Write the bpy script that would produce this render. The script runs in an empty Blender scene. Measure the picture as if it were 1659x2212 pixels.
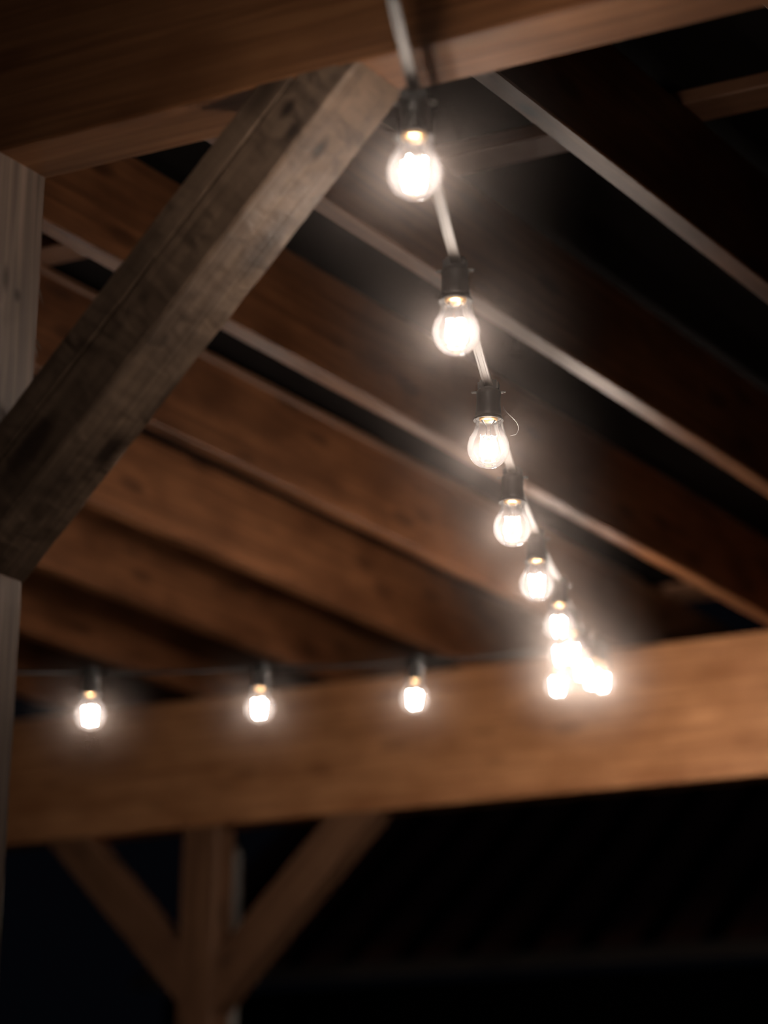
import bpy, bmesh, math, random
from mathutils import Vector, Matrix

random.seed(7)
scene = bpy.context.scene
col = scene.collection
EYE = 1.5                                   # camera height above the ground

# ------------------------------------------------------------------ camera
yaw, pitch, roll = math.radians(-31.5885), math.radians(16.5613), math.radians(1.17508)
fw = Vector((math.sin(yaw) * math.cos(pitch), math.cos(yaw) * math.cos(pitch), math.sin(pitch)))
rt = Vector((math.cos(yaw), -math.sin(yaw), 0))
up = rt.cross(fw)
r2 = rt * math.cos(roll) + up * math.sin(roll)
u2 = -rt * math.sin(roll) + up * math.cos(roll)
cam_data = bpy.data.cameras.new('camera')
cam = bpy.data.objects.new('camera', cam_data)
col.objects.link(cam)
m = Matrix((r2, u2, -fw)).transposed().to_4x4()
m.translation = Vector((0, 0, EYE))
cam.matrix_world = m
cam_data.sensor_fit = 'VERTICAL'
cam_data.sensor_height = 36.0
cam_data.sensor_width = 27.0
cam_data.lens = 6118.0 * 36.0 / 2212.0
cam_data.clip_start = 0.05
cam_data.clip_end = 200
cam_data.dof.use_dof = True
cam_data.dof.focus_distance = 4.27
cam_data.dof.aperture_fstop = 2.4
scene.camera = cam

# ------------------------------------------------------------------ night sky, exposure
world = bpy.data.worlds.new('night_sky')
scene.world = world
world.use_nodes = True
bg = world.node_tree.nodes['Background']
bg.inputs[0].default_value = (0.55, 0.62, 1.0, 1)
bg.inputs[1].default_value = 0.0016
vs = scene.view_settings
vs.view_transform = 'Standard'
vs.look = 'None'
vs.gamma = 1.0
vs.use_curve_mapping = False
vs.exposure = 0.0
LAMP_STRENGTH = 760.0
LAMP_COLOR = (1.0, 0.85, 0.73, 1)

cy = scene.cycles
cy.use_denoising = True
cy.use_adaptive_sampling = True
cy.adaptive_threshold = 0.1
cy.volume_step_rate = 2.0
cy.adaptive_min_samples = 12
cy.sample_clamp_indirect = 4.0
cy.max_bounces = 5
cy.diffuse_bounces = 2
cy.glossy_bounces = 2
cy.transparent_max_bounces = 48
cy.volume_bounces = 0
cy.caustics_reflective = False
cy.caustics_refractive = False


# ------------------------------------------------------------------ materials
def new_mat(name):
    mt = bpy.data.materials.new(name)
    mt.use_nodes = True
    nt = mt.node_tree
    nt.nodes.clear()
    out = nt.nodes.new('ShaderNodeOutputMaterial')
    return mt, nt, out


def wood(name, light, dark, knot, rough=0.5, grain=0.35, stain=0.5, knots=0.8, saw=0.0, bump=0.25, spec=0.5, spots=()):
    """Sawn timber; the local x axis runs along the grain."""
    mt, nt, out = new_mat(name)
    N, L = nt.nodes.new, nt.links.new
    tc = N('ShaderNodeTexCoord')
    info = N('ShaderNodeObjectInfo')
    off = N('ShaderNodeVectorMath'); off.operation = 'SCALE'
    off.inputs[0].default_value = (37.0, 11.0, 23.0)
    L(info.outputs['Random'], off.inputs[3])
    co = N('ShaderNodeVectorMath'); co.operation = 'ADD'
    L(tc.outputs['Object'], co.inputs[0]); L(off.outputs[0], co.inputs[1])

    def mapped(sc):
        mp = N('ShaderNodeMapping'); mp.inputs['Scale'].default_value = sc
        L(co.outputs[0], mp.inputs['Vector']); return mp.outputs[0]
    # fine grain lines
    g = N('ShaderNodeTexNoise'); g.inputs['Scale'].default_value = 1.0
    g.inputs['Detail'].default_value = 5; g.inputs['Distortion'].default_value = 0.6
    L(mapped((2.2, 70, 70)), g.inputs['Vector'])
    # broad patches
    s = N('ShaderNodeTexNoise'); s.inputs['Scale'].default_value = 1.0; s.inputs['Detail'].default_value = 4
    L(mapped((4.5, 9, 9)), s.inputs['Vector'])
    # knots
    v = N('ShaderNodeTexVoronoi'); v.inputs['Scale'].default_value = 1.0
    L(mapped((3.6, 11, 11)), v.inputs['Vector'])
    kr = N('ShaderNodeMapRange'); kr.interpolation_type = 'SMOOTHSTEP'
    kr.inputs[1].default_value = 0.10; kr.inputs[2].default_value = 0.26
    kr.inputs[3].default_value = 1.0; kr.inputs[4].default_value = 0.0
    L(v.outputs['Distance'], kr.inputs[0])
    c1 = N('ShaderNodeMix'); c1.data_type = 'RGBA'
    c1.inputs[6].default_value = (*light, 1); c1.inputs[7].default_value = (*dark, 1)
    f1 = N('ShaderNodeMapRange'); f1.inputs[1].default_value = 0.35; f1.inputs[2].default_value = 0.7
    f1.inputs[4].default_value = grain * 2
    L(g.outputs[0], f1.inputs[0]); L(f1.outputs[0], c1.inputs[0])
    c2 = N('ShaderNodeMix'); c2.data_type = 'RGBA'
    f2 = N('ShaderNodeMapRange'); f2.inputs[1].default_value = 0.42; f2.inputs[2].default_value = 0.72
    f2.inputs[4].default_value = stain
    L(s.outputs[0], f2.inputs[0]); L(f2.outputs[0], c2.inputs[0])
    L(c1.outputs[2], c2.inputs[6]); c2.inputs[7].default_value = (*dark, 1)
    c3 = N('ShaderNodeMix'); c3.data_type = 'RGBA'
    kf = N('ShaderNodeMath'); kf.operation = 'MULTIPLY'; kf.inputs[1].default_value = knots
    L(kr.outputs[0], kf.inputs[0]); L(kf.outputs[0], c3.inputs[0])
    L(c2.outputs[2], c3.inputs[6]); c3.inputs[7].default_value = (*knot, 1)
    col_out = c3.outputs[2]
    height = g.outputs[0]
    if saw > 0:                              # rough saw strokes across the timber
        w = N('ShaderNodeTexNoise'); w.inputs['Scale'].default_value = 1.0
        w.inputs['Detail'].default_value = 4; w.inputs['Distortion'].default_value = 0.5
        L(mapped((60, 24, 24)), w.inputs['Vector'])
        fw_ = N('ShaderNodeMapRange'); fw_.inputs[1].default_value = 0.42; fw_.inputs[2].default_value = 0.68
        fw_.inputs[4].default_value = saw
        L(w.outputs[0], fw_.inputs[0])
        bl = N('ShaderNodeTexNoise'); bl.inputs['Scale'].default_value = 1.0; bl.inputs['Detail'].default_value = 3
        L(mapped((11, 16, 16)), bl.inputs['Vector'])
        bm_ = N('ShaderNodeMapRange'); bm_.inputs[1].default_value = 0.38; bm_.inputs[2].default_value = 0.62
        bm_.inputs[3].default_value = 0.15; bm_.inputs[4].default_value = 1.0
        L(bl.outputs[0], bm_.inputs[0])
        fm = N('ShaderNodeMath'); fm.operation = 'MULTIPLY'
        L(fw_.outputs[0], fm.inputs[0]); L(bm_.outputs[0], fm.inputs[1])
        c4 = N('ShaderNodeMix'); c4.data_type = 'RGBA'
        L(fm.outputs[0], c4.inputs[0]); L(col_out, c4.inputs[6]); c4.inputs[7].default_value = (*dark, 1)
        col_out = c4.outputs[2]
        ad = N('ShaderNodeMath'); ad.operation = 'ADD'
        L(g.outputs[0], ad.inputs[0]); L(w.outputs[0], ad.inputs[1]); height = ad.outputs[0]
    for (kx, ky, kz, rx, ry) in spots:        # single large knots
        sb = N('ShaderNodeVectorMath'); sb.operation = 'SUBTRACT'; sb.inputs[1].default_value = (kx, ky, kz)
        L(tc.outputs['Object'], sb.inputs[0])
        dv = N('ShaderNodeVectorMath'); dv.operation = 'DIVIDE'; dv.inputs[1].default_value = (rx, ry, ry)
        L(sb.outputs[0], dv.inputs[0])
        nz_ = N('ShaderNodeVectorMath'); nz_.operation = 'LENGTH'; L(dv.outputs[0], nz_.inputs[0])
        wob = N('ShaderNodeMath'); wob.operation = 'MULTIPLY_ADD'; wob.inputs[1].default_value = 1.2
        L(s.outputs[0], wob.inputs[0]); L(nz_.outputs['Value'], wob.inputs[2])
        sm = N('ShaderNodeMapRange'); sm.interpolation_type = 'SMOOTHSTEP'
        sm.inputs[1].default_value = 0.9; sm.inputs[2].default_value = 1.9
        sm.inputs[3].default_value = 0.95; sm.inputs[4].default_value = 0.0
        L(wob.outputs[0], sm.inputs[0])
        cs = N('ShaderNodeMix'); cs.data_type = 'RGBA'
        L(sm.outputs[0], cs.inputs[0]); L(col_out, cs.inputs[6]); cs.inputs[7].default_value = (*knot, 1)
        col_out = cs.outputs[2]
    b = N('ShaderNodeBump'); b.inputs['Strength'].default_value = bump; b.inputs['Distance'].default_value = 0.003
    L(height, b.inputs['Height'])
    p = N('ShaderNodeBsdfPrincipled')
    p.inputs['Roughness'].default_value = rough
    p.inputs['Specular IOR Level'].default_value = spec
    tone = N('ShaderNodeMix'); tone.data_type = 'RGBA'; tone.blend_type = 'MULTIPLY'   # tone of the single timber
    tone.inputs[0].default_value = 1.0
    L(col_out, tone.inputs[6]); L(info.outputs['Color'], tone.inputs[7])
    L(tone.outputs[2], p.inputs['Base Color']); L(b.outputs[0], p.inputs['Normal'])
    L(p.outputs[0], out.inputs[0])
    return mt


def plain(name, color, rough=0.5, metallic=0.0, noise=0.15, nscale=60.0, bump=0.1, spec=0.5):
    mt, nt, out = new_mat(name)
    N, L = nt.nodes.new, nt.links.new
    tc = N('ShaderNodeTexCoord')
    n = N('ShaderNodeTexNoise'); n.inputs['Scale'].default_value = nscale; n.inputs['Detail'].default_value = 3
    L(tc.outputs['Object'], n.inputs['Vector'])
    mx = N('ShaderNodeMix'); mx.data_type = 'RGBA'
    mx.inputs[6].default_value = (*color, 1)
    mx.inputs[7].default_value = (*[c * (1 - noise * 2) for c in color], 1)
    L(n.outputs[0], mx.inputs[0])
    b = N('ShaderNodeBump'); b.inputs['Strength'].default_value = bump; b.inputs['Distance'].default_value = 0.001
    L(n.outputs[0], b.inputs['Height'])
    p = N('ShaderNodeBsdfPrincipled')
    p.inputs['Roughness'].default_value = rough; p.inputs['Metallic'].default_value = metallic
    p.inputs['Specular IOR Level'].default_value = spec
    L(mx.outputs[2], p.inputs['Base Color']); L(b.outputs[0], p.inputs['Normal'])
    L(p.outputs[0], out.inputs[0])
    return mt


def glass_mat(name, dust):
    """Thin bulb glass: clear, mirror-like by Fresnel, with a thin film of dust."""
    mt, nt, out = new_mat(name)
    N, L = nt.nodes.new, nt.links.new
    tr = N('ShaderNodeBsdfTransparent'); tr.inputs[0].default_value = (0.985, 0.98, 0.975, 1)
    gl = N('ShaderNodeBsdfGlossy'); gl.inputs['Roughness'].default_value = 0.04
    fr = N('ShaderNodeFresnel'); fr.inputs[0].default_value = 1.35
    m1 = N('ShaderNodeMixShader')
    L(fr.outputs[0], m1.inputs[0]); L(tr.outputs[0], m1.inputs[1]); L(gl.outputs[0], m1.inputs[2])
    df = N('ShaderNodeBsdfDiffuse'); tl = N('ShaderNodeBsdfTranslucent')
    df.inputs[0].default_value = tl.inputs[0].default_value = (0.9, 0.9, 0.95, 1)
    m2 = N('ShaderNodeMixShader'); m2.inputs[0].default_value = 0.5
    L(df.outputs[0], m2.inputs[1]); L(tl.outputs[0], m2.inputs[2])
    tc = N('ShaderNodeTexCoord')
    n = N('ShaderNodeTexNoise'); n.inputs['Scale'].default_value = 130; n.inputs['Detail'].default_value = 6
    L(tc.outputs['Object'], n.inputs['Vector'])
    mr = N('ShaderNodeMapRange'); mr.inputs[1].default_value = 0.3; mr.inputs[2].default_value = 0.75
    mr.inputs[3].default_value = dust * 0.6; mr.inputs[4].default_value = dust * 1.5
    L(n.outputs[0], mr.inputs[0])
    m3 = N('ShaderNodeMixShader')
    L(mr.outputs[0], m3.inputs[0]); L(m1.outputs[0], m3.inputs[1]); L(m2.outputs[0], m3.inputs[2])
    L(m3.outputs[0], out.inputs[0])
    return mt


def emit(name, color, strength):
    mt, nt, out = new_mat(name)
    e = nt.nodes.new('ShaderNodeEmission')
    e.inputs[0].default_value = color; e.inputs[1].default_value = strength
    nt.links.new(e.outputs[0], out.inputs[0])
    return mt


M_JOIST = wood('joist_pine', (0.28, 0.115, 0.05), (0.09, 0.033, 0.013), (0.035, 0.013, 0.006), rough=0.46, stain=0.9, knots=0.6, spec=0.3)
M_JOIST_KNOT = wood('joist_pine_with_knot', (0.28, 0.115, 0.05), (0.09, 0.033, 0.013), (0.035, 0.013, 0.006), rough=0.46, stain=0.9,
                    knots=0.6, spec=0.28, spots=((-1.40, 0.004, -0.11, 0.045, 0.016),))
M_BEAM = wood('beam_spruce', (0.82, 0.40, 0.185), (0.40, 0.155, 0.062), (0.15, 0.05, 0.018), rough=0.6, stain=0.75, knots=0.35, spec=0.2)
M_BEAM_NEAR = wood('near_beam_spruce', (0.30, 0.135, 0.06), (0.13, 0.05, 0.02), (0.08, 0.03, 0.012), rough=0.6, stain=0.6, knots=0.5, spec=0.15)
M_BRACE = wood('brace_weathered', (0.25, 0.165, 0.112), (0.055, 0.035, 0.024), (0.03, 0.018, 0.012), rough=0.55,
               grain=0.22, stain=0.9, knots=0.7, saw=0.85, bump=0.55, spec=0.35,
               spots=((0.705, -0.055, 0.045, 0.016, 0.010), (0.688, -0.055, 0.016, 0.020, 0.010), (0.689, -0.012, 0.0, 0.020, 0.012), (0.213, 0.025, 0.0, 0.03, 0.018)))
M_POST = wood('post_weathered', (0.25, 0.175, 0.135), (0.07, 0.046, 0.035), (0.05, 0.03, 0.02), rough=0.6, grain=0.4,
              stain=0.5, knots=0.5, bump=0.5, spots=((1.346, -0.018, -0.0695, 0.024, 0.010), (1.330, 0.008, -0.0695, 0.012, 0.010)))
M_FARPOST = wood('far_post_pine', (0.30, 0.15, 0.08), (0.12, 0.05, 0.024), (0.07, 0.035, 0.02), rough=0.6)
M_PURLIN = wood('purlin_pine', (0.27, 0.13, 0.072), (0.11, 0.05, 0.025), (0.08, 0.04, 0.02), rough=0.5)
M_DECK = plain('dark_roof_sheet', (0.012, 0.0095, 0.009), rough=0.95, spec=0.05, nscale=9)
M_GROUND = plain('dark_gravel', (0.03, 0.028, 0.026), rough=0.9, nscale=30)
M_BLACK = plain('black_rubber', (0.012, 0.012, 0.012), rough=0.45)
M_CABLE = plain('pale_flat_cable', (0.085, 0.07, 0.06), rough=0.6, nscale=180, noise=0.2)
M_DARKCABLE = plain('dark_flat_cable', (0.015, 0.014, 0.013), rough=0.8, nscale=180, spec=0.1)
M_BRASS = plain('brass_cap', (0.75, 0.45, 0.2), rough=0.35, metallic=1.0)
M_STEEL = plain('zinc_steel', (0.5, 0.5, 0.5), rough=0.4, metallic=1.0)
M_GLASS = glass_mat('bulb_glass', 0.0085)
M_DUSTY = glass_mat('dusty_bulb_glass', 0.0075)
M_STEM = glass_mat('stem_glass', 0.004)
M_FIL = emit('filament_glow', LAMP_COLOR, LAMP_STRENGTH)
M_PIPE = plain('pale_downpipe', (0.8, 0.74, 0.68), rough=0.5)
M_TILE = plain('dark_red_roof_panel', (0.75, 0.27, 0.17), rough=0.7, nscale=12)
M_GUTTER = plain('grey_gutter', (0.6, 0.48, 0.38), rough=0.5)
M_THREAD = plain('cobweb_thread', (0.8, 0.76, 0.7), rough=0.4)


# ------------------------------------------------------------------ helpers
def tag(o, label=None, cat=None, group=None, kind=None):
    if label: o['label'] = label
    if cat: o['category'] = cat
    if group: o['group'] = group
    if kind: o['kind'] = kind
    return o


def link(name, me, parent=None, loc=(0, 0, 0), rot=None):
    o = bpy.data.objects.new(name, me)
    col.objects.link(o)
    o.location = loc
    if rot is not None:
        o.rotation_euler = rot
    if parent is not None:
        o.parent = parent
    return o


def mesh_from(bm, name, mat, smooth=False):
    bmesh.ops.recalc_face_normals(bm, faces=bm.faces)
    me = bpy.data.meshes.new(name)
    bm.to_mesh(me); bm.free()
    me.materials.append(mat)
    if smooth:
        for p in me.polygons: p.use_smooth = True
    return me


def extrude_profile(prof, xs, jitter=0.0, seed=0, name='timber', mat=None, end0=0.0, end1=0.0):
    """Closed (y, z) profile run along local x; the ends may be mitred (x shift per unit z)."""
    rnd = random.Random(seed)
    bm = bmesh.new(); rings = []
    for i, x in enumerate(xs):
        ring = []
        sh = end0 if i == 0 else (end1 if i == len(xs) - 1 else 0.0)
        for (y, z) in prof:
            jy, jz = (rnd.uniform(-jitter, jitter), rnd.uniform(-jitter, jitter))
            ring.append(bm.verts.new((x + sh * z, y + jy, z + jz)))
        rings.append(ring)
    n = len(prof)
    for a, b in zip(rings, rings[1:]):
        for k in range(n):
            bm.faces.new((a[k], a[(k + 1) % n], b[(k + 1) % n], b[k]))
    bm.faces.new(rings[0][::-1]); bm.faces.new(rings[-1])
    return mesh_from(bm, name, mat)


def rect_profile(w, h, c=0.003):
    """w along y, h along z, small arrises, centred."""
    a, b = w / 2, h / 2
    return [(-a + c, -b), (a - c, -b), (a, -b + c), (a, b - c), (a - c, b), (-a + c, b), (-a, b - c), (-a, -b + c)]


def steps(a, b, n):
    return [a + (b - a) * i / n for i in range(n + 1)]


def box_timber(name, lo, hi, axis, mat, c=0.003, jitter=0.0, seed=0, n=12):
    """Timber between two corners, its grain along the given world axis; z given relative to eye level."""
    lo = Vector(lo); hi = Vector(hi); ce = (lo + hi) / 2; d = hi - lo
    if axis == 'x':
        ln, w, h = d.x, d.y, d.z; rot = (0, 0, 0)
    elif axis == 'y':
        ln, w, h = d.y, d.x, d.z; rot = (0, 0, math.pi / 2)
    else:
        ln, w, h = d.z, d.y, d.x; rot = (0, -math.pi / 2, 0)
    me = extrude_profile(rect_profile(w, h, c), steps(-ln / 2, ln / 2, n), jitter, seed, name, mat)
    return link(name, me, None, (ce.x, ce.y, ce.z + EYE), rot)


def lathe(prof, seg, name, mat, smooth=True, cap=False):
    bm = bmesh.new(); rings = []
    for (r, z) in prof:
        if r < 1e-6:
            rings.append([bm.verts.new((0, 0, z))])
        else:
            rings.append([bm.verts.new((r * math.cos(2 * math.pi * k / seg), r * math.sin(2 * math.pi * k / seg), z)) for k in range(seg)])
    for a, b in zip(rings, rings[1:]):
        for k in range(seg):
            k2 = (k + 1) % seg
            if len(a) == 1 and len(b) == 1: continue
            if len(a) == 1: bm.faces.new((a[0], b[k2], b[k]))
            elif len(b) == 1: bm.faces.new((a[k], a[k2], b[0]))
            else: bm.faces.new((a[k], a[k2], b[k2], b[k]))
    return mesh_from(bm, name, mat, smooth)


def tube(pts, r, seg, name, mat, closed=False):
    """Round tube along a list of points."""
    pts = [Vector(p) for p in pts]
    bm = bmesh.new(); rings = []
    n = len(pts)
    for i, p in enumerate(pts):
        if closed: t = pts[(i + 1) % n] - pts[i - 1]
        else: t = pts[min(i + 1, n - 1)] - pts[max(i - 1, 0)]
        t.normalize()
        ref = Vector((0, 0, 1)) if abs(t.z) < 0.9 else Vector((1, 0, 0))
        a = t.cross(ref).normalized(); b = a.cross(t).normalized()
        rr = r(i / max(n - 1, 1)) if callable(r) else r
        rings.append([bm.verts.new(p + (a * math.cos(2 * math.pi * k / seg) + b * math.sin(2 * math.pi * k / seg)) * rr) for k in range(seg)])
    pairs = list(zip(rings, rings[1:])) + ([(rings[-1], rings[0])] if closed else [])
    for a, b in pairs:
        for k in range(seg):
            bm.faces.new((a[k], a[(k + 1) % seg], b[(k + 1) % seg], b[k]))
    if not closed:
        bm.faces.new(rings[0][::-1]); bm.faces.new(rings[-1])
    return mesh_from(bm, name, mat, True)


def ribbon(pts, prof, name, mat):
    """Flat cable along points; profile (across, up)."""
    pts = [Vector(p) for p in pts]
    bm = bmesh.new(); rings = []
    n = len(pts)
    for i, p in enumerate(pts):
        t = (pts[min(i + 1, n - 1)] - pts[max(i - 1, 0)]).normalized()
        a = t.cross(Vector((0, 0, 1))).normalized(); b = a.cross(t).normalized()
        rings.append([bm.verts.new(p + a * x * 1.12 + b * z) for (x, z) in prof])
    m_ = len(prof)
    for a, b in zip(rings, rings[1:]):
        for k in range(m_):
            bm.faces.new((a[k], a[(k + 1) % m_], b[(k + 1) % m_], b[k]))
    bm.faces.new(rings[0][::-1]); bm.faces.new(rings[-1])
    return mesh_from(bm, name, mat)


# ------------------------------------------------------------------ ground and roof deck
bm = bmesh.new()
bmesh.ops.create_cube(bm, size=1.0)
bmesh.ops.scale(bm, vec=(16, 20, 0.1), verts=bm.verts)
o = link('floor', mesh_from(bm, 'floor', M_GROUND), None, (-5, 7, -0.05))
tag(o, 'dark gravel ground under the timber shelter', 'ground', kind='structure')

Z_TOP = 1.935                               # joist undersides / beam tops, relative to the eye
Z_DECK = 2.155
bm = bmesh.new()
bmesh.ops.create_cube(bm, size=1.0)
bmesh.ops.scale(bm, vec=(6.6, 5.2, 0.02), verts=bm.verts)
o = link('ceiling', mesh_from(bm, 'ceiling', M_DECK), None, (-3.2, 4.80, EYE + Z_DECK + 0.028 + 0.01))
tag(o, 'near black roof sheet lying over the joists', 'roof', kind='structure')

# ------------------------------------------------------------------ main timbers
Z_BOT = 1.533
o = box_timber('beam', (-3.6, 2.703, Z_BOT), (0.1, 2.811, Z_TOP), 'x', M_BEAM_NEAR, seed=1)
tag(o, 'big brown timber beam crossing the top of the picture, nearest the camera', 'beam', 'roof beams')
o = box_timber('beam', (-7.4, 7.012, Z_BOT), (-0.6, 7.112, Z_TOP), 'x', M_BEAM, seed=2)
tag(o, 'wide orange-brown beam behind the far row of bulbs', 'beam', 'roof beams')

# posts
near_post = box_timber('post', (-2.42, 2.697, -EYE), (-2.281, 2.811, Z_BOT), 'z', M_POST, c=0.005, jitter=0.0008, seed=3, n=40)
tag(near_post, 'weathered grey timber post at the left edge, carrying the nearest beam', 'post', 'posts')
far_post = box_timber('post', (-5.012, 7.012, -EYE), (-4.882, 7.108, Z_BOT), 'z', M_FARPOST, c=0.005, seed=4)
tag(far_post, 'blurred brown post standing under the far beam between two braces', 'post', 'posts')
# splinters torn from the near post's edge
for (zz, ln, lean) in ((1.368, 0.022, 0.25), (1.285, 0.016, -0.5), (1.295, 0.012, 0.4), (1.10, 0.014, 0.3)):
    bm = bmesh.new()
    v = [bm.verts.new(p) for p in ((0, -0.002, 0), (0, 0.002, 0.001), (0.001, 0.0, 0.004), (0.004 + lean * 0.006, 0.004, -ln))]
    for q in ((0, 1, 2), (0, 1, 3), (1, 2, 3), (0, 2, 3)): bm.faces.new([v[k] for k in q])
    s = link('splinter', mesh_from(bm, 'splinter', M_POST))
    s.parent = near_post
    s.matrix_parent_inverse = (Matrix.Translation(near_post.location) @ near_post.rotation_euler.to_matrix().to_4x4()).inverted()
    s.location = (-2.2815, 2.8095, EYE + zz)


def brace(name, p0, p1, half, y0, y1, mat, groove=None, seed=0, horizontal_end=True):
    """Brace whose lower face runs from p0 (at the post) to p1 (at the beam) in the x-z plane."""
    a = Vector((p0[0], p0[1])); b = Vector((p1[0], p1[1]))
    d = (b - a); ln = d.length; ang = math.atan2(d.y, d.x)
    w = y1 - y0; h = half * 2; c = 0.004
    flip = 1 if d.x > 0 else -1
    A, B = w / 2, half
    if groove:                                # long drying crack in the camera-side face
        g0 = -B + groove
        prof = [(-A + c, -B), (A - c, -B), (A, -B + c), (A, B - c), (A - c, B), (-A + c, B), (-A, B - c),
                (-A, g0 + 0.0035), (-A + 0.014, g0), (-A, g0 - 0.0025), (-A, -B + c)]
    else:
        prof = rect_profile(w, h, c)
    xs = steps(0, ln, 36)
    # 45 degree cuts: vertical against the post, horizontal against the beam
    t = math.atan2(abs(d.y), abs(d.x))
    prof2 = [(y * 1, z + B) for (y, z) in prof]          # z from 0 (lower face) to h
    me = extrude_profile(prof2, xs, 0.0006, seed, name, mat, end0=math.tan(t), end1=-1 / math.tan(t))
    o = link(name, me)
    ex = Vector((d.x, 0, d.y)).normalized()
    ez = Vector((-ex.z, 0, ex.x)) * flip
    ey = ez.cross(ex)
    mat4 = Matrix((ex, ey, ez)).transposed().to_4x4()
    mat4.translation = Vector((p0[0], (y0 + y1) / 2, p0[1] + EYE))
    o.matrix_world = mat4
    return o


near_brace = brace('brace', (-2.281, 0.960), (-1.712, Z_BOT), 0.0555, 2.704, 2.814, M_BRACE, groove=0.068, seed=5)
tag(near_brace, 'rough grey knee brace with a long crack, running diagonally from post to nearest beam', 'brace', 'knee braces')
fb = brace('brace', (-4.882, 0.964), (-4.314, Z_BOT), 0.0625, 7.014, 7.106, M_FARPOST, seed=6)
tag(fb, 'blurred brace right of the far post, slanting up to the beam', 'brace', 'knee braces')
fb = brace('brace', (-5.012, 1.000), (-5.545, Z_BOT), 0.0605, 7.014, 7.106, M_FARPOST, seed=7)
tag(fb, 'very dark brace left of the far post, slanting up to the beam', 'brace', 'knee braces')

# ------------------------------------------------------------------ joists
joists = [(-1.513, 'short bit of joist in the top right corner, right of all other joists'),
          (-2.014, 'uppermost long joist with a knot, crossing the upper right corner'),
          (-2.526, 'joist running from behind the brace past the second bulb socket'),
          (-3.018, 'joist passing behind the third and fourth bulbs, in front of the pale lath'),
          (-3.522, 'joist with a pale lath along its top, ending above the bulb cluster'),
          (-3.998, 'joist ending on the far beam left of the bulb cluster'),
          (-4.468, 'joist ending on the far beam above the gap between two row bulbs'),
          (-4.942, 'lowest clear joist, ending above the second bulb of the far row'),
          (-5.442, 'dark joist just above the leftmost bulb of the far row')]
jm = extrude_profile(rect_profile(0.046, 0.22, 0.003), steps(-2.85, 2.85, 20), 0.0005, 11, 'joist', M_JOIST)
jm_knot = jm.copy(); jm_knot.materials[0] = M_JOIST_KNOT
for x, lab in joists:
    j = link('joist', jm_knot if abs(x + 2.014) < 1e-3 else jm, None, (x, 5.10, EYE + Z_TOP + 0.11), (0, 0, math.pi / 2))
    tag(j, lab, 'joist', 'roof joists')
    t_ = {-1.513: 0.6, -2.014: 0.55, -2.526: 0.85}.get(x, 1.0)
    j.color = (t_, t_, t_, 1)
    if abs(x + 3.522) < 1e-3:
        lm = extrude_profile(rect_profile(0.012, 0.016, 0.002), steps(-2.3, 2.0, 4), 0, 0, 'lath', M_PURLIN)
        l = link('lath', lm, j, (0, -0.023 - 0.006, 0.102))
        l['label'] = 'thin pale lath along the top of the joist'

# purlins above the joists
for y0, y1, lab in ((4.232, 4.318, 'flat pale board lying across the joists behind the nearest bulb'),
                    (7.272, 7.392, 'brown edge board lying across the joist ends behind the far beam')):
    o = box_timber('purlin', (-6.3, y0, Z_DECK), (-0.2, y1, Z_DECK + 0.028), 'x', M_PURLIN, c=0.002, seed=int(y0 * 10))
    tag(o, lab, 'board', 'boards across the joists')


# ------------------------------------------------------------------ festoon lamp (origin at the bulb centre)
def arc_profile():
    R = 0.030; pr = [(0.0, -R)]
    for k in range(1, 15):
        a = -math.pi / 2 + k * math.radians(8.05)
        pr.append((R * math.cos(a), R * math.sin(a)))
    # shoulder into the neck
    for r, z in ((0.0273, 0.0140), (0.0246, 0.0185), (0.0221, 0.0228), (0.0202, 0.0272), (0.0190, 0.0318), (0.0185, 0.0365), (0.0183, 0.0425)):
        pr.append((r, z))
    return pr


ME_BULB = lathe(arc_profile(), 40, 'bulb', M_GLASS)
ME_BULB_DUSTY = ME_BULB.copy(); ME_BULB_DUSTY.materials[0] = M_DUSTY
ME_CAP = lathe([(0.0, 0.0405), (0.0125, 0.0405), (0.0135, 0.042), (0.0135, 0.052), (0.0126, 0.0535), (0.0135, 0.055), (0.0126, 0.057), (0.0135, 0.059), (0.0, 0.0605)], 24, 'cap', M_BRASS)
ME_STEM = lathe([(0.0105, 0.0402), (0.0072, 0.0365), (0.0042, 0.0325), (0.0032, 0.0280), (0.0036, 0.0200), (0.0050, 0.0175), (0.0036, 0.0150), (0.0, 0.0140)], 16, 'stem', M_STEM)
fil_pts = []
for k in range(4):
    a = math.radians(38 + 90 * k)
    fil_pts.append(((0.0128 * math.cos(a), 0.0128 * math.sin(a), 0.0140), (0.0100 * math.cos(a + 0.2), 0.0100 * math.sin(a + 0.2), -0.0185)))
ME_FIL = [tube([p, q], 0.00115, 6, 'filament', M_FIL) for p, q in fil_pts]
ME_WIRES = []
for p, q in fil_pts:
    ME_WIRES.append(tube([(0, 0, 0.0165), (p[0] * 0.6, p[1] * 0.6, 0.0172), (p[0], p[1], 0.0142)], 0.00035, 5, 'support_wire', M_STEEL))
ME_RING = tube([(0.0100 * math.cos(math.radians(50) + k * math.pi / 4), 0.0100 * math.sin(math.radians(50) + k * math.pi / 4), -0.0193) for k in range(8)], 0.0004, 5, 'support_ring', M_STEEL, closed=True)
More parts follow.
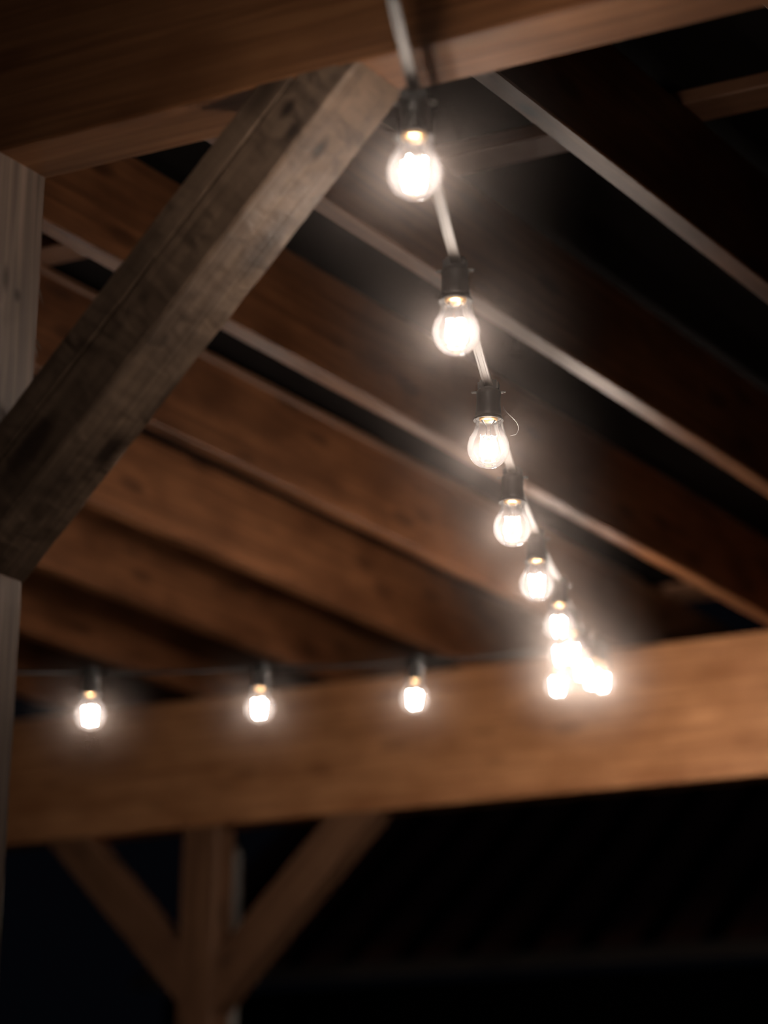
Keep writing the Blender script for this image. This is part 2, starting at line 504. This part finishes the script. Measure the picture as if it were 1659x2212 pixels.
# socket: bell body, flared lip ring and saddle box around the flat cable
ME_SOCKET = lathe([(0.0150, 0.0550), (0.0178, 0.0435), (0.0190, 0.0435), (0.0184, 0.0520), (0.0172, 0.0640), (0.0170, 0.0760), (0.0176, 0.0780), (0.0176, 0.0830), (0.0160, 0.0850), (0.0, 0.0850)], 32, 'socket', M_BLACK)
ME_LIP = lathe([(0.0191, 0.0430), (0.0216, 0.0402), (0.0219, 0.0412), (0.0206, 0.0440), (0.0189, 0.0460), (0.0191, 0.0430)], 32, 'lip', M_BLACK)
bm = bmesh.new()
bmesh.ops.create_cube(bm, size=1.0)
bmesh.ops.scale(bm, vec=(0.024, 0.030, 0.016), verts=bm.verts)
bmesh.ops.translate(bm, vec=(0, 0, 0.0910), verts=bm.verts)
bmesh.ops.bevel(bm, geom=list(bm.edges), offset=0.003, segments=2, affect='EDGES')
ME_SADDLE = mesh_from(bm, 'saddle', M_BLACK)


def lug_mesh(s):
    pts = []
    for k in range(12):
        a = 2 * math.pi * k / 12
        pts.append((0.0030 * math.sin(a), s * (0.0198 + 0.0042 * math.cos(a)), 0.0830 + 0.0002 * math.sin(a)))
    return tube(pts, 0.0011, 6, 'lug', M_BLACK_GLOSS, closed=True)


M_BLACK_GLOSS = plain('lug_plastic', (0.3, 0.28, 0.26), rough=0.3)
ME_LUG = [lug_mesh(1), lug_mesh(-1)]


def make_lamp(loc, heading, tilt=(0, 0), spin=0.0, dusty=False):
    """heading: direction of the cable in plan; local x runs along the cable."""
    root = bpy.data.objects.new('festoon_lamp', None)
    root.empty_display_size = 0.03
    col.objects.link(root)
    root.location = (loc[0], loc[1], loc[2] + EYE)
    root.scale = (1.06, 1.06, 1.06)
    root.rotation_euler = (tilt[0], tilt[1], heading)
    so = link('socket', ME_SOCKET, root)
    link('lip', ME_LIP, so); link('saddle', ME_SADDLE, so)
    for me in ME_LUG: link('lug', me, so)
    bu = link('bulb', ME_BULB_DUSTY if dusty else ME_BULB, root, rot=(0, 0, spin))
    link('cap', ME_CAP, bu); link('stem', ME_STEM, bu)
    for me in ME_FIL: link('filament', me, bu)
    for me in ME_WIRES: link('support_wire', me, bu)
    link('support_ring', ME_RING, bu)
    return root


MAIN = [(-1.385, 2.130, 1.470), (-1.581, 2.624, 1.326), (-1.789, 3.084, 1.313), (-1.997, 3.544, 1.313), (-2.188, 3.967, 1.323),
        (-2.428, 4.498, 1.383), (-2.701, 5.103, 1.472), (-2.847, 5.438, 1.503), (-2.978, 5.744, 1.543), (-3.106, 6.044, 1.599), (-3.223, 6.321, 1.662)]
MAIN_LAB = ['bulb lamp just above the top edge of the picture, before the nearest beam',
            'largest, topmost festoon bulb, hanging just below the upper end of the grey brace',
            'second festoon bulb from the top, hanging from a black socket over a joist',
            'dusty sharp festoon bulb, third from the top, with a loose thread beside it',
            'fourth festoon bulb from the top, below the dusty sharp one',
            'fifth festoon bulb from the top, with bright glints at its bottom',
            'sixth festoon bulb from the top, first of the glowing cluster',
            'cluster bulb just right of and below the sixth bulb',
            'middle bulb of the glowing cluster before the far beam',
            'cluster bulb second from the right end',
            'rightmost bulb of the glowing cluster on the far beam']
MAIN_HEAD = math.atan2(math.cos(math.radians(-24.3)), math.sin(math.radians(-24.3)))
FAR = [(-3.661, 4.763, 1.307), (-3.540, 5.233, 1.405), (-3.421, 5.721, 1.514), (-3.295, 6.220, 1.638)]
FAR_LAB = ['leftmost bulb of the far row, beside the grey post',
           'second bulb from the left in the far row',
           'third bulb from the left in the far row',
           'lowest bulb of the glowing cluster, where the far row ends']
SPARE = [(-3.209, 6.076, 1.677)]
lamps = []
for i, (p, lab) in enumerate(zip(MAIN, MAIN_LAB)):
    la = make_lamp(p, MAIN_HEAD, tilt=(random.uniform(-.03, .03), random.uniform(-.03, .03)), spin=random.uniform(0, 1.5), dusty=(i == 3))
    tag(la, lab, 'light bulb', 'bulbs on the near string of lights'); lamps.append(la)
FAR_HEAD = math.atan2(FAR[-1][1] - FAR[0][1], FAR[-1][0] - FAR[0][0])
for p, lab in zip(FAR, FAR_LAB):
    la = make_lamp(p, FAR_HEAD, tilt=(random.uniform(-.03, .03), random.uniform(-.03, .03)), spin=random.uniform(0, 1.5))
    tag(la, lab, 'light bulb', 'bulbs on the far string of lights'); lamps.append(la)
la = make_lamp(SPARE[0], FAR_HEAD, spin=0.4)
tag(la, 'left bulb of the glowing cluster, directly below the sixth bulb', 'light bulb', 'bulbs on the far string of lights')

# loose thread beside the dusty bulb
dl = lamps[3]
th = []
for k in range(17):
    t = k / 16
    a = (1 - t)
    x = 0.021 + 0.022 * math.sin(t * 2.55) ** 1.6 if t < 0.98 else 0.0315
    th.append((x, 0.0, 0.062 - 0.052 * t if t < .8 else 0.0204 - 0.0165 * 0 - (t - .8) * 0.01))
tm = tube(th, 0.00012, 5, 'thread', M_THREAD)
t_o = link('thread', tm, dl, rot=(0, 0, -MAIN_HEAD + math.radians(31.6)))
t_o['label'] = 'fine loose cobweb thread'

# ------------------------------------------------------------------ flat cables
CAB = [(-0.0068, -0.0016), (-0.0058, -0.0026), (-0.0034, -0.0026), (-0.0029, -0.0018), (0.0029, -0.0018), (0.0034, -0.0026), (0.0058, -0.0026), (0.0068, -0.0016),
       (0.0068, 0.0016), (0.0058, 0.0026), (-0.0058, 0.0026), (-0.0068, 0.0016)]


def cable_pts(lampspts, pre=(), post=()):
    ks = [Vector(p) for p in pre] + [Vector((p[0], p[1], p[2] + 0.0965)) for p in lampspts] + [Vector(p) for p in post]
    out = []
    for a, b in zip(ks, ks[1:]):
        for k in range(6):
            t = k / 6
            q = a.lerp(b, t); q.z -= 0.006 * 4 * t * (1 - t)
            out.append((q.x, q.y, q.z + EYE))
    q = ks[-1]; out.append((q.x, q.y, q.z + EYE))
    return out


HOOK = Vector((-3.560, 6.985, 1.902))
o = link('festoon_cable', ribbon(cable_pts(MAIN, pre=[(-1.175, 1.700, 1.76)], post=[HOOK + Vector((0.01, 0, 0))]), CAB, 'festoon_cable', M_CABLE))
tag(o, 'pale flat cable of the near string, entering at the top edge', 'cable', 'festoon cables')
o = link('festoon_cable', ribbon(cable_pts(FAR, pre=[(-3.781, 4.294, 1.327)], post=[HOOK + Vector((-0.012, 0, -0.006))]), CAB, 'festoon_cable', M_DARKCABLE))
tag(o, 'dark flat cable carrying the far row of bulbs before the far beam', 'cable', 'festoon cables')
o = link('festoon_cable', ribbon(cable_pts(SPARE, pre=[(-3.200, 6.00, 1.765)], post=[HOOK + Vector((0.0, 0, -0.012))]), CAB, 'festoon_cable', M_DARKCABLE))
tag(o, 'short spare cable end holding the left bulb of the glowing cluster', 'cable', 'festoon cables')
hk = [(0, 0.027, 0), (0, 0.0, 0)]
for k in range(9):
    a = math.pi / 2 - k * math.radians(30)
    hk.append((0, -0.016 * math.cos(a) - 0.0, -0.016 + 0.016 * math.sin(a)))
o = link('screw_hook', tube(hk, 0.0025, 8, 'screw_hook', M_STEEL), None, (HOOK.x, HOOK.y + 0.0, HOOK.z + EYE + 0.014))
tag(o, 'small steel screw hook in the far beam where the light strings meet', 'hook')

# ------------------------------------------------------------------ pale downpipe behind the far post
o = link('downpipe', tube([(-5.137, 7.5, 0.0), (-5.137, 7.5, EYE + 1.0), (-5.137, 7.5, EYE + 1.56), (-5.150, 7.46, EYE + 1.60), (-5.160, 7.30, EYE + 1.62), (-5.160, 7.115, EYE + 1.62)], 0.014, 12, 'downpipe', M_PIPE))
tag(o, 'thin pale vertical pipe between the far post and its right brace', 'pipe')

# ------------------------------------------------------------------ neighbouring roof in the dark
roof = bpy.data.objects.new('neighbour_roof', None)
col.objects.link(roof)
roof.location = (-5.9, 11.0, EYE + 1.66)
tag(roof, 'dark red roof of ribbed panels beyond the shelter, lower right', 'roof')
gp = [(-0.05, -0.03), (0.03, -0.05), (0.06, -0.03), (0.06, 0.03), (0.05, 0.03), (0.05, -0.02), (0.03, -0.035), (-0.04, -0.02)]
link('gutter', extrude_profile(gp, steps(-2.2, 3.6, 4), 0, 0, 'gutter', M_GUTTER), roof, rot=(math.pi, 0, 0))
pm = extrude_profile([(-0.09, -0.012), (0.09, -0.012), (0.09, 0.004), (0.07, 0.012), (-0.07, 0.012), (-0.09, 0.004)], steps(0, 2.6, 3), 0, 0, 'roof_panel', M_TILE)
d = Vector((0, 1, 0.75)).normalized()
for k in range(19):
    pl = link('roof_panel', pm, roof)
    ey = Vector((-1, 0, 0)); ez = d.cross(ey)
    mm = Matrix((d, ey, ez)).transposed().to_4x4()
    mm.translation = Vector((-2.1 + k * 0.305, 0.02, 0.06))
    pl.matrix_local = mm
bm = bmesh.new()
vv = [bm.verts.new(p) for p in ((-2.2, 0.05, 0.03), (3.6, 0.05, 0.03), (3.6, 2.1, 1.57), (-2.2, 2.1, 1.57), (-2.2, 0.05, 0.0), (3.6, 0.05, 0.0), (3.6, 2.1, 1.54), (-2.2, 2.1, 1.54))]
for q in ((0, 1, 2, 3), (7, 6, 5, 4), (0, 4, 5, 1), (1, 5, 6, 2), (2, 6, 7, 3), (3, 7, 4, 0)): bm.faces.new([vv[k] for k in q])
link('roof_underlay', mesh_from(bm, 'roof_underlay', M_DECK), roof)
# the wall that carries it
bm = bmesh.new()
bmesh.ops.create_cube(bm, size=1.0)
bmesh.ops.scale(bm, vec=(5.6, 0.12, 3.12), verts=bm.verts)
bmesh.ops.translate(bm, vec=(0.7, 0.16, -3.16 + 1.56), verts=bm.verts)
link('wall', mesh_from(bm, 'neighbour_wall', M_DECK), roof)

# ------------------------------------------------------------------ scatter spheres added around the bulbs to give lens glow
def added_glow(pts, R, dens, label):
    """Lens glow of a row of bulbs as added scatter volume, fading out from each bulb."""
    mt, nt, out = new_mat('added_glow')
    N, L = nt.nodes.new, nt.links.new
    tc = N('ShaderNodeTexCoord')
    ln = N('ShaderNodeVectorMath'); ln.operation = 'LENGTH'
    L(tc.outputs['Object'], ln.inputs[0])
    mr = N('ShaderNodeMapRange')
    mr.inputs[1].default_value = 0.0; mr.inputs[2].default_value = R
    mr.inputs[3].default_value = 1.0; mr.inputs[4].default_value = 0.0
    L(ln.outputs['Value'], mr.inputs[0])
    pw = N('ShaderNodeMath'); pw.operation = 'POWER'; pw.inputs[1].default_value = 2.2
    L(mr.outputs[0], pw.inputs[0])
    ml = N('ShaderNodeMath'); ml.operation = 'MULTIPLY'; ml.inputs[1].default_value = dens
    L(pw.outputs[0], ml.inputs[0])
    sc = N('ShaderNodeVolumeScatter')
    sc.inputs['Color'].default_value = (0.97, 0.84, 0.78, 1)
    L(ml.outputs[0], sc.inputs['Density'])
    L(sc.outputs[0], out.inputs['Volume'])
    bm = bmesh.new()
    bmesh.ops.create_uvsphere(bm, u_segments=24, v_segments=14, radius=R)
    me = mesh_from(bm, 'glow_puff', mt, True)
    root = bpy.data.objects.new('added_glow', None)
    root.empty_display_size = 0.05
    root.location = (pts[0][0], pts[0][1], pts[0][2] + EYE)
    col.objects.link(root)
    tag(root, label, 'added_glow', kind='stuff')
    for p in pts:
        link('glow_puff', me, root, (p[0] - pts[0][0], p[1] - pts[0][1], p[2] - pts[0][2]))


added_glow(MAIN[1:], 0.24, 0.52, 'added glow volume around the bulbs of the near string')
added_glow(FAR + SPARE, 0.19, 0.50, 'added glow volume around the bulbs of the far row')
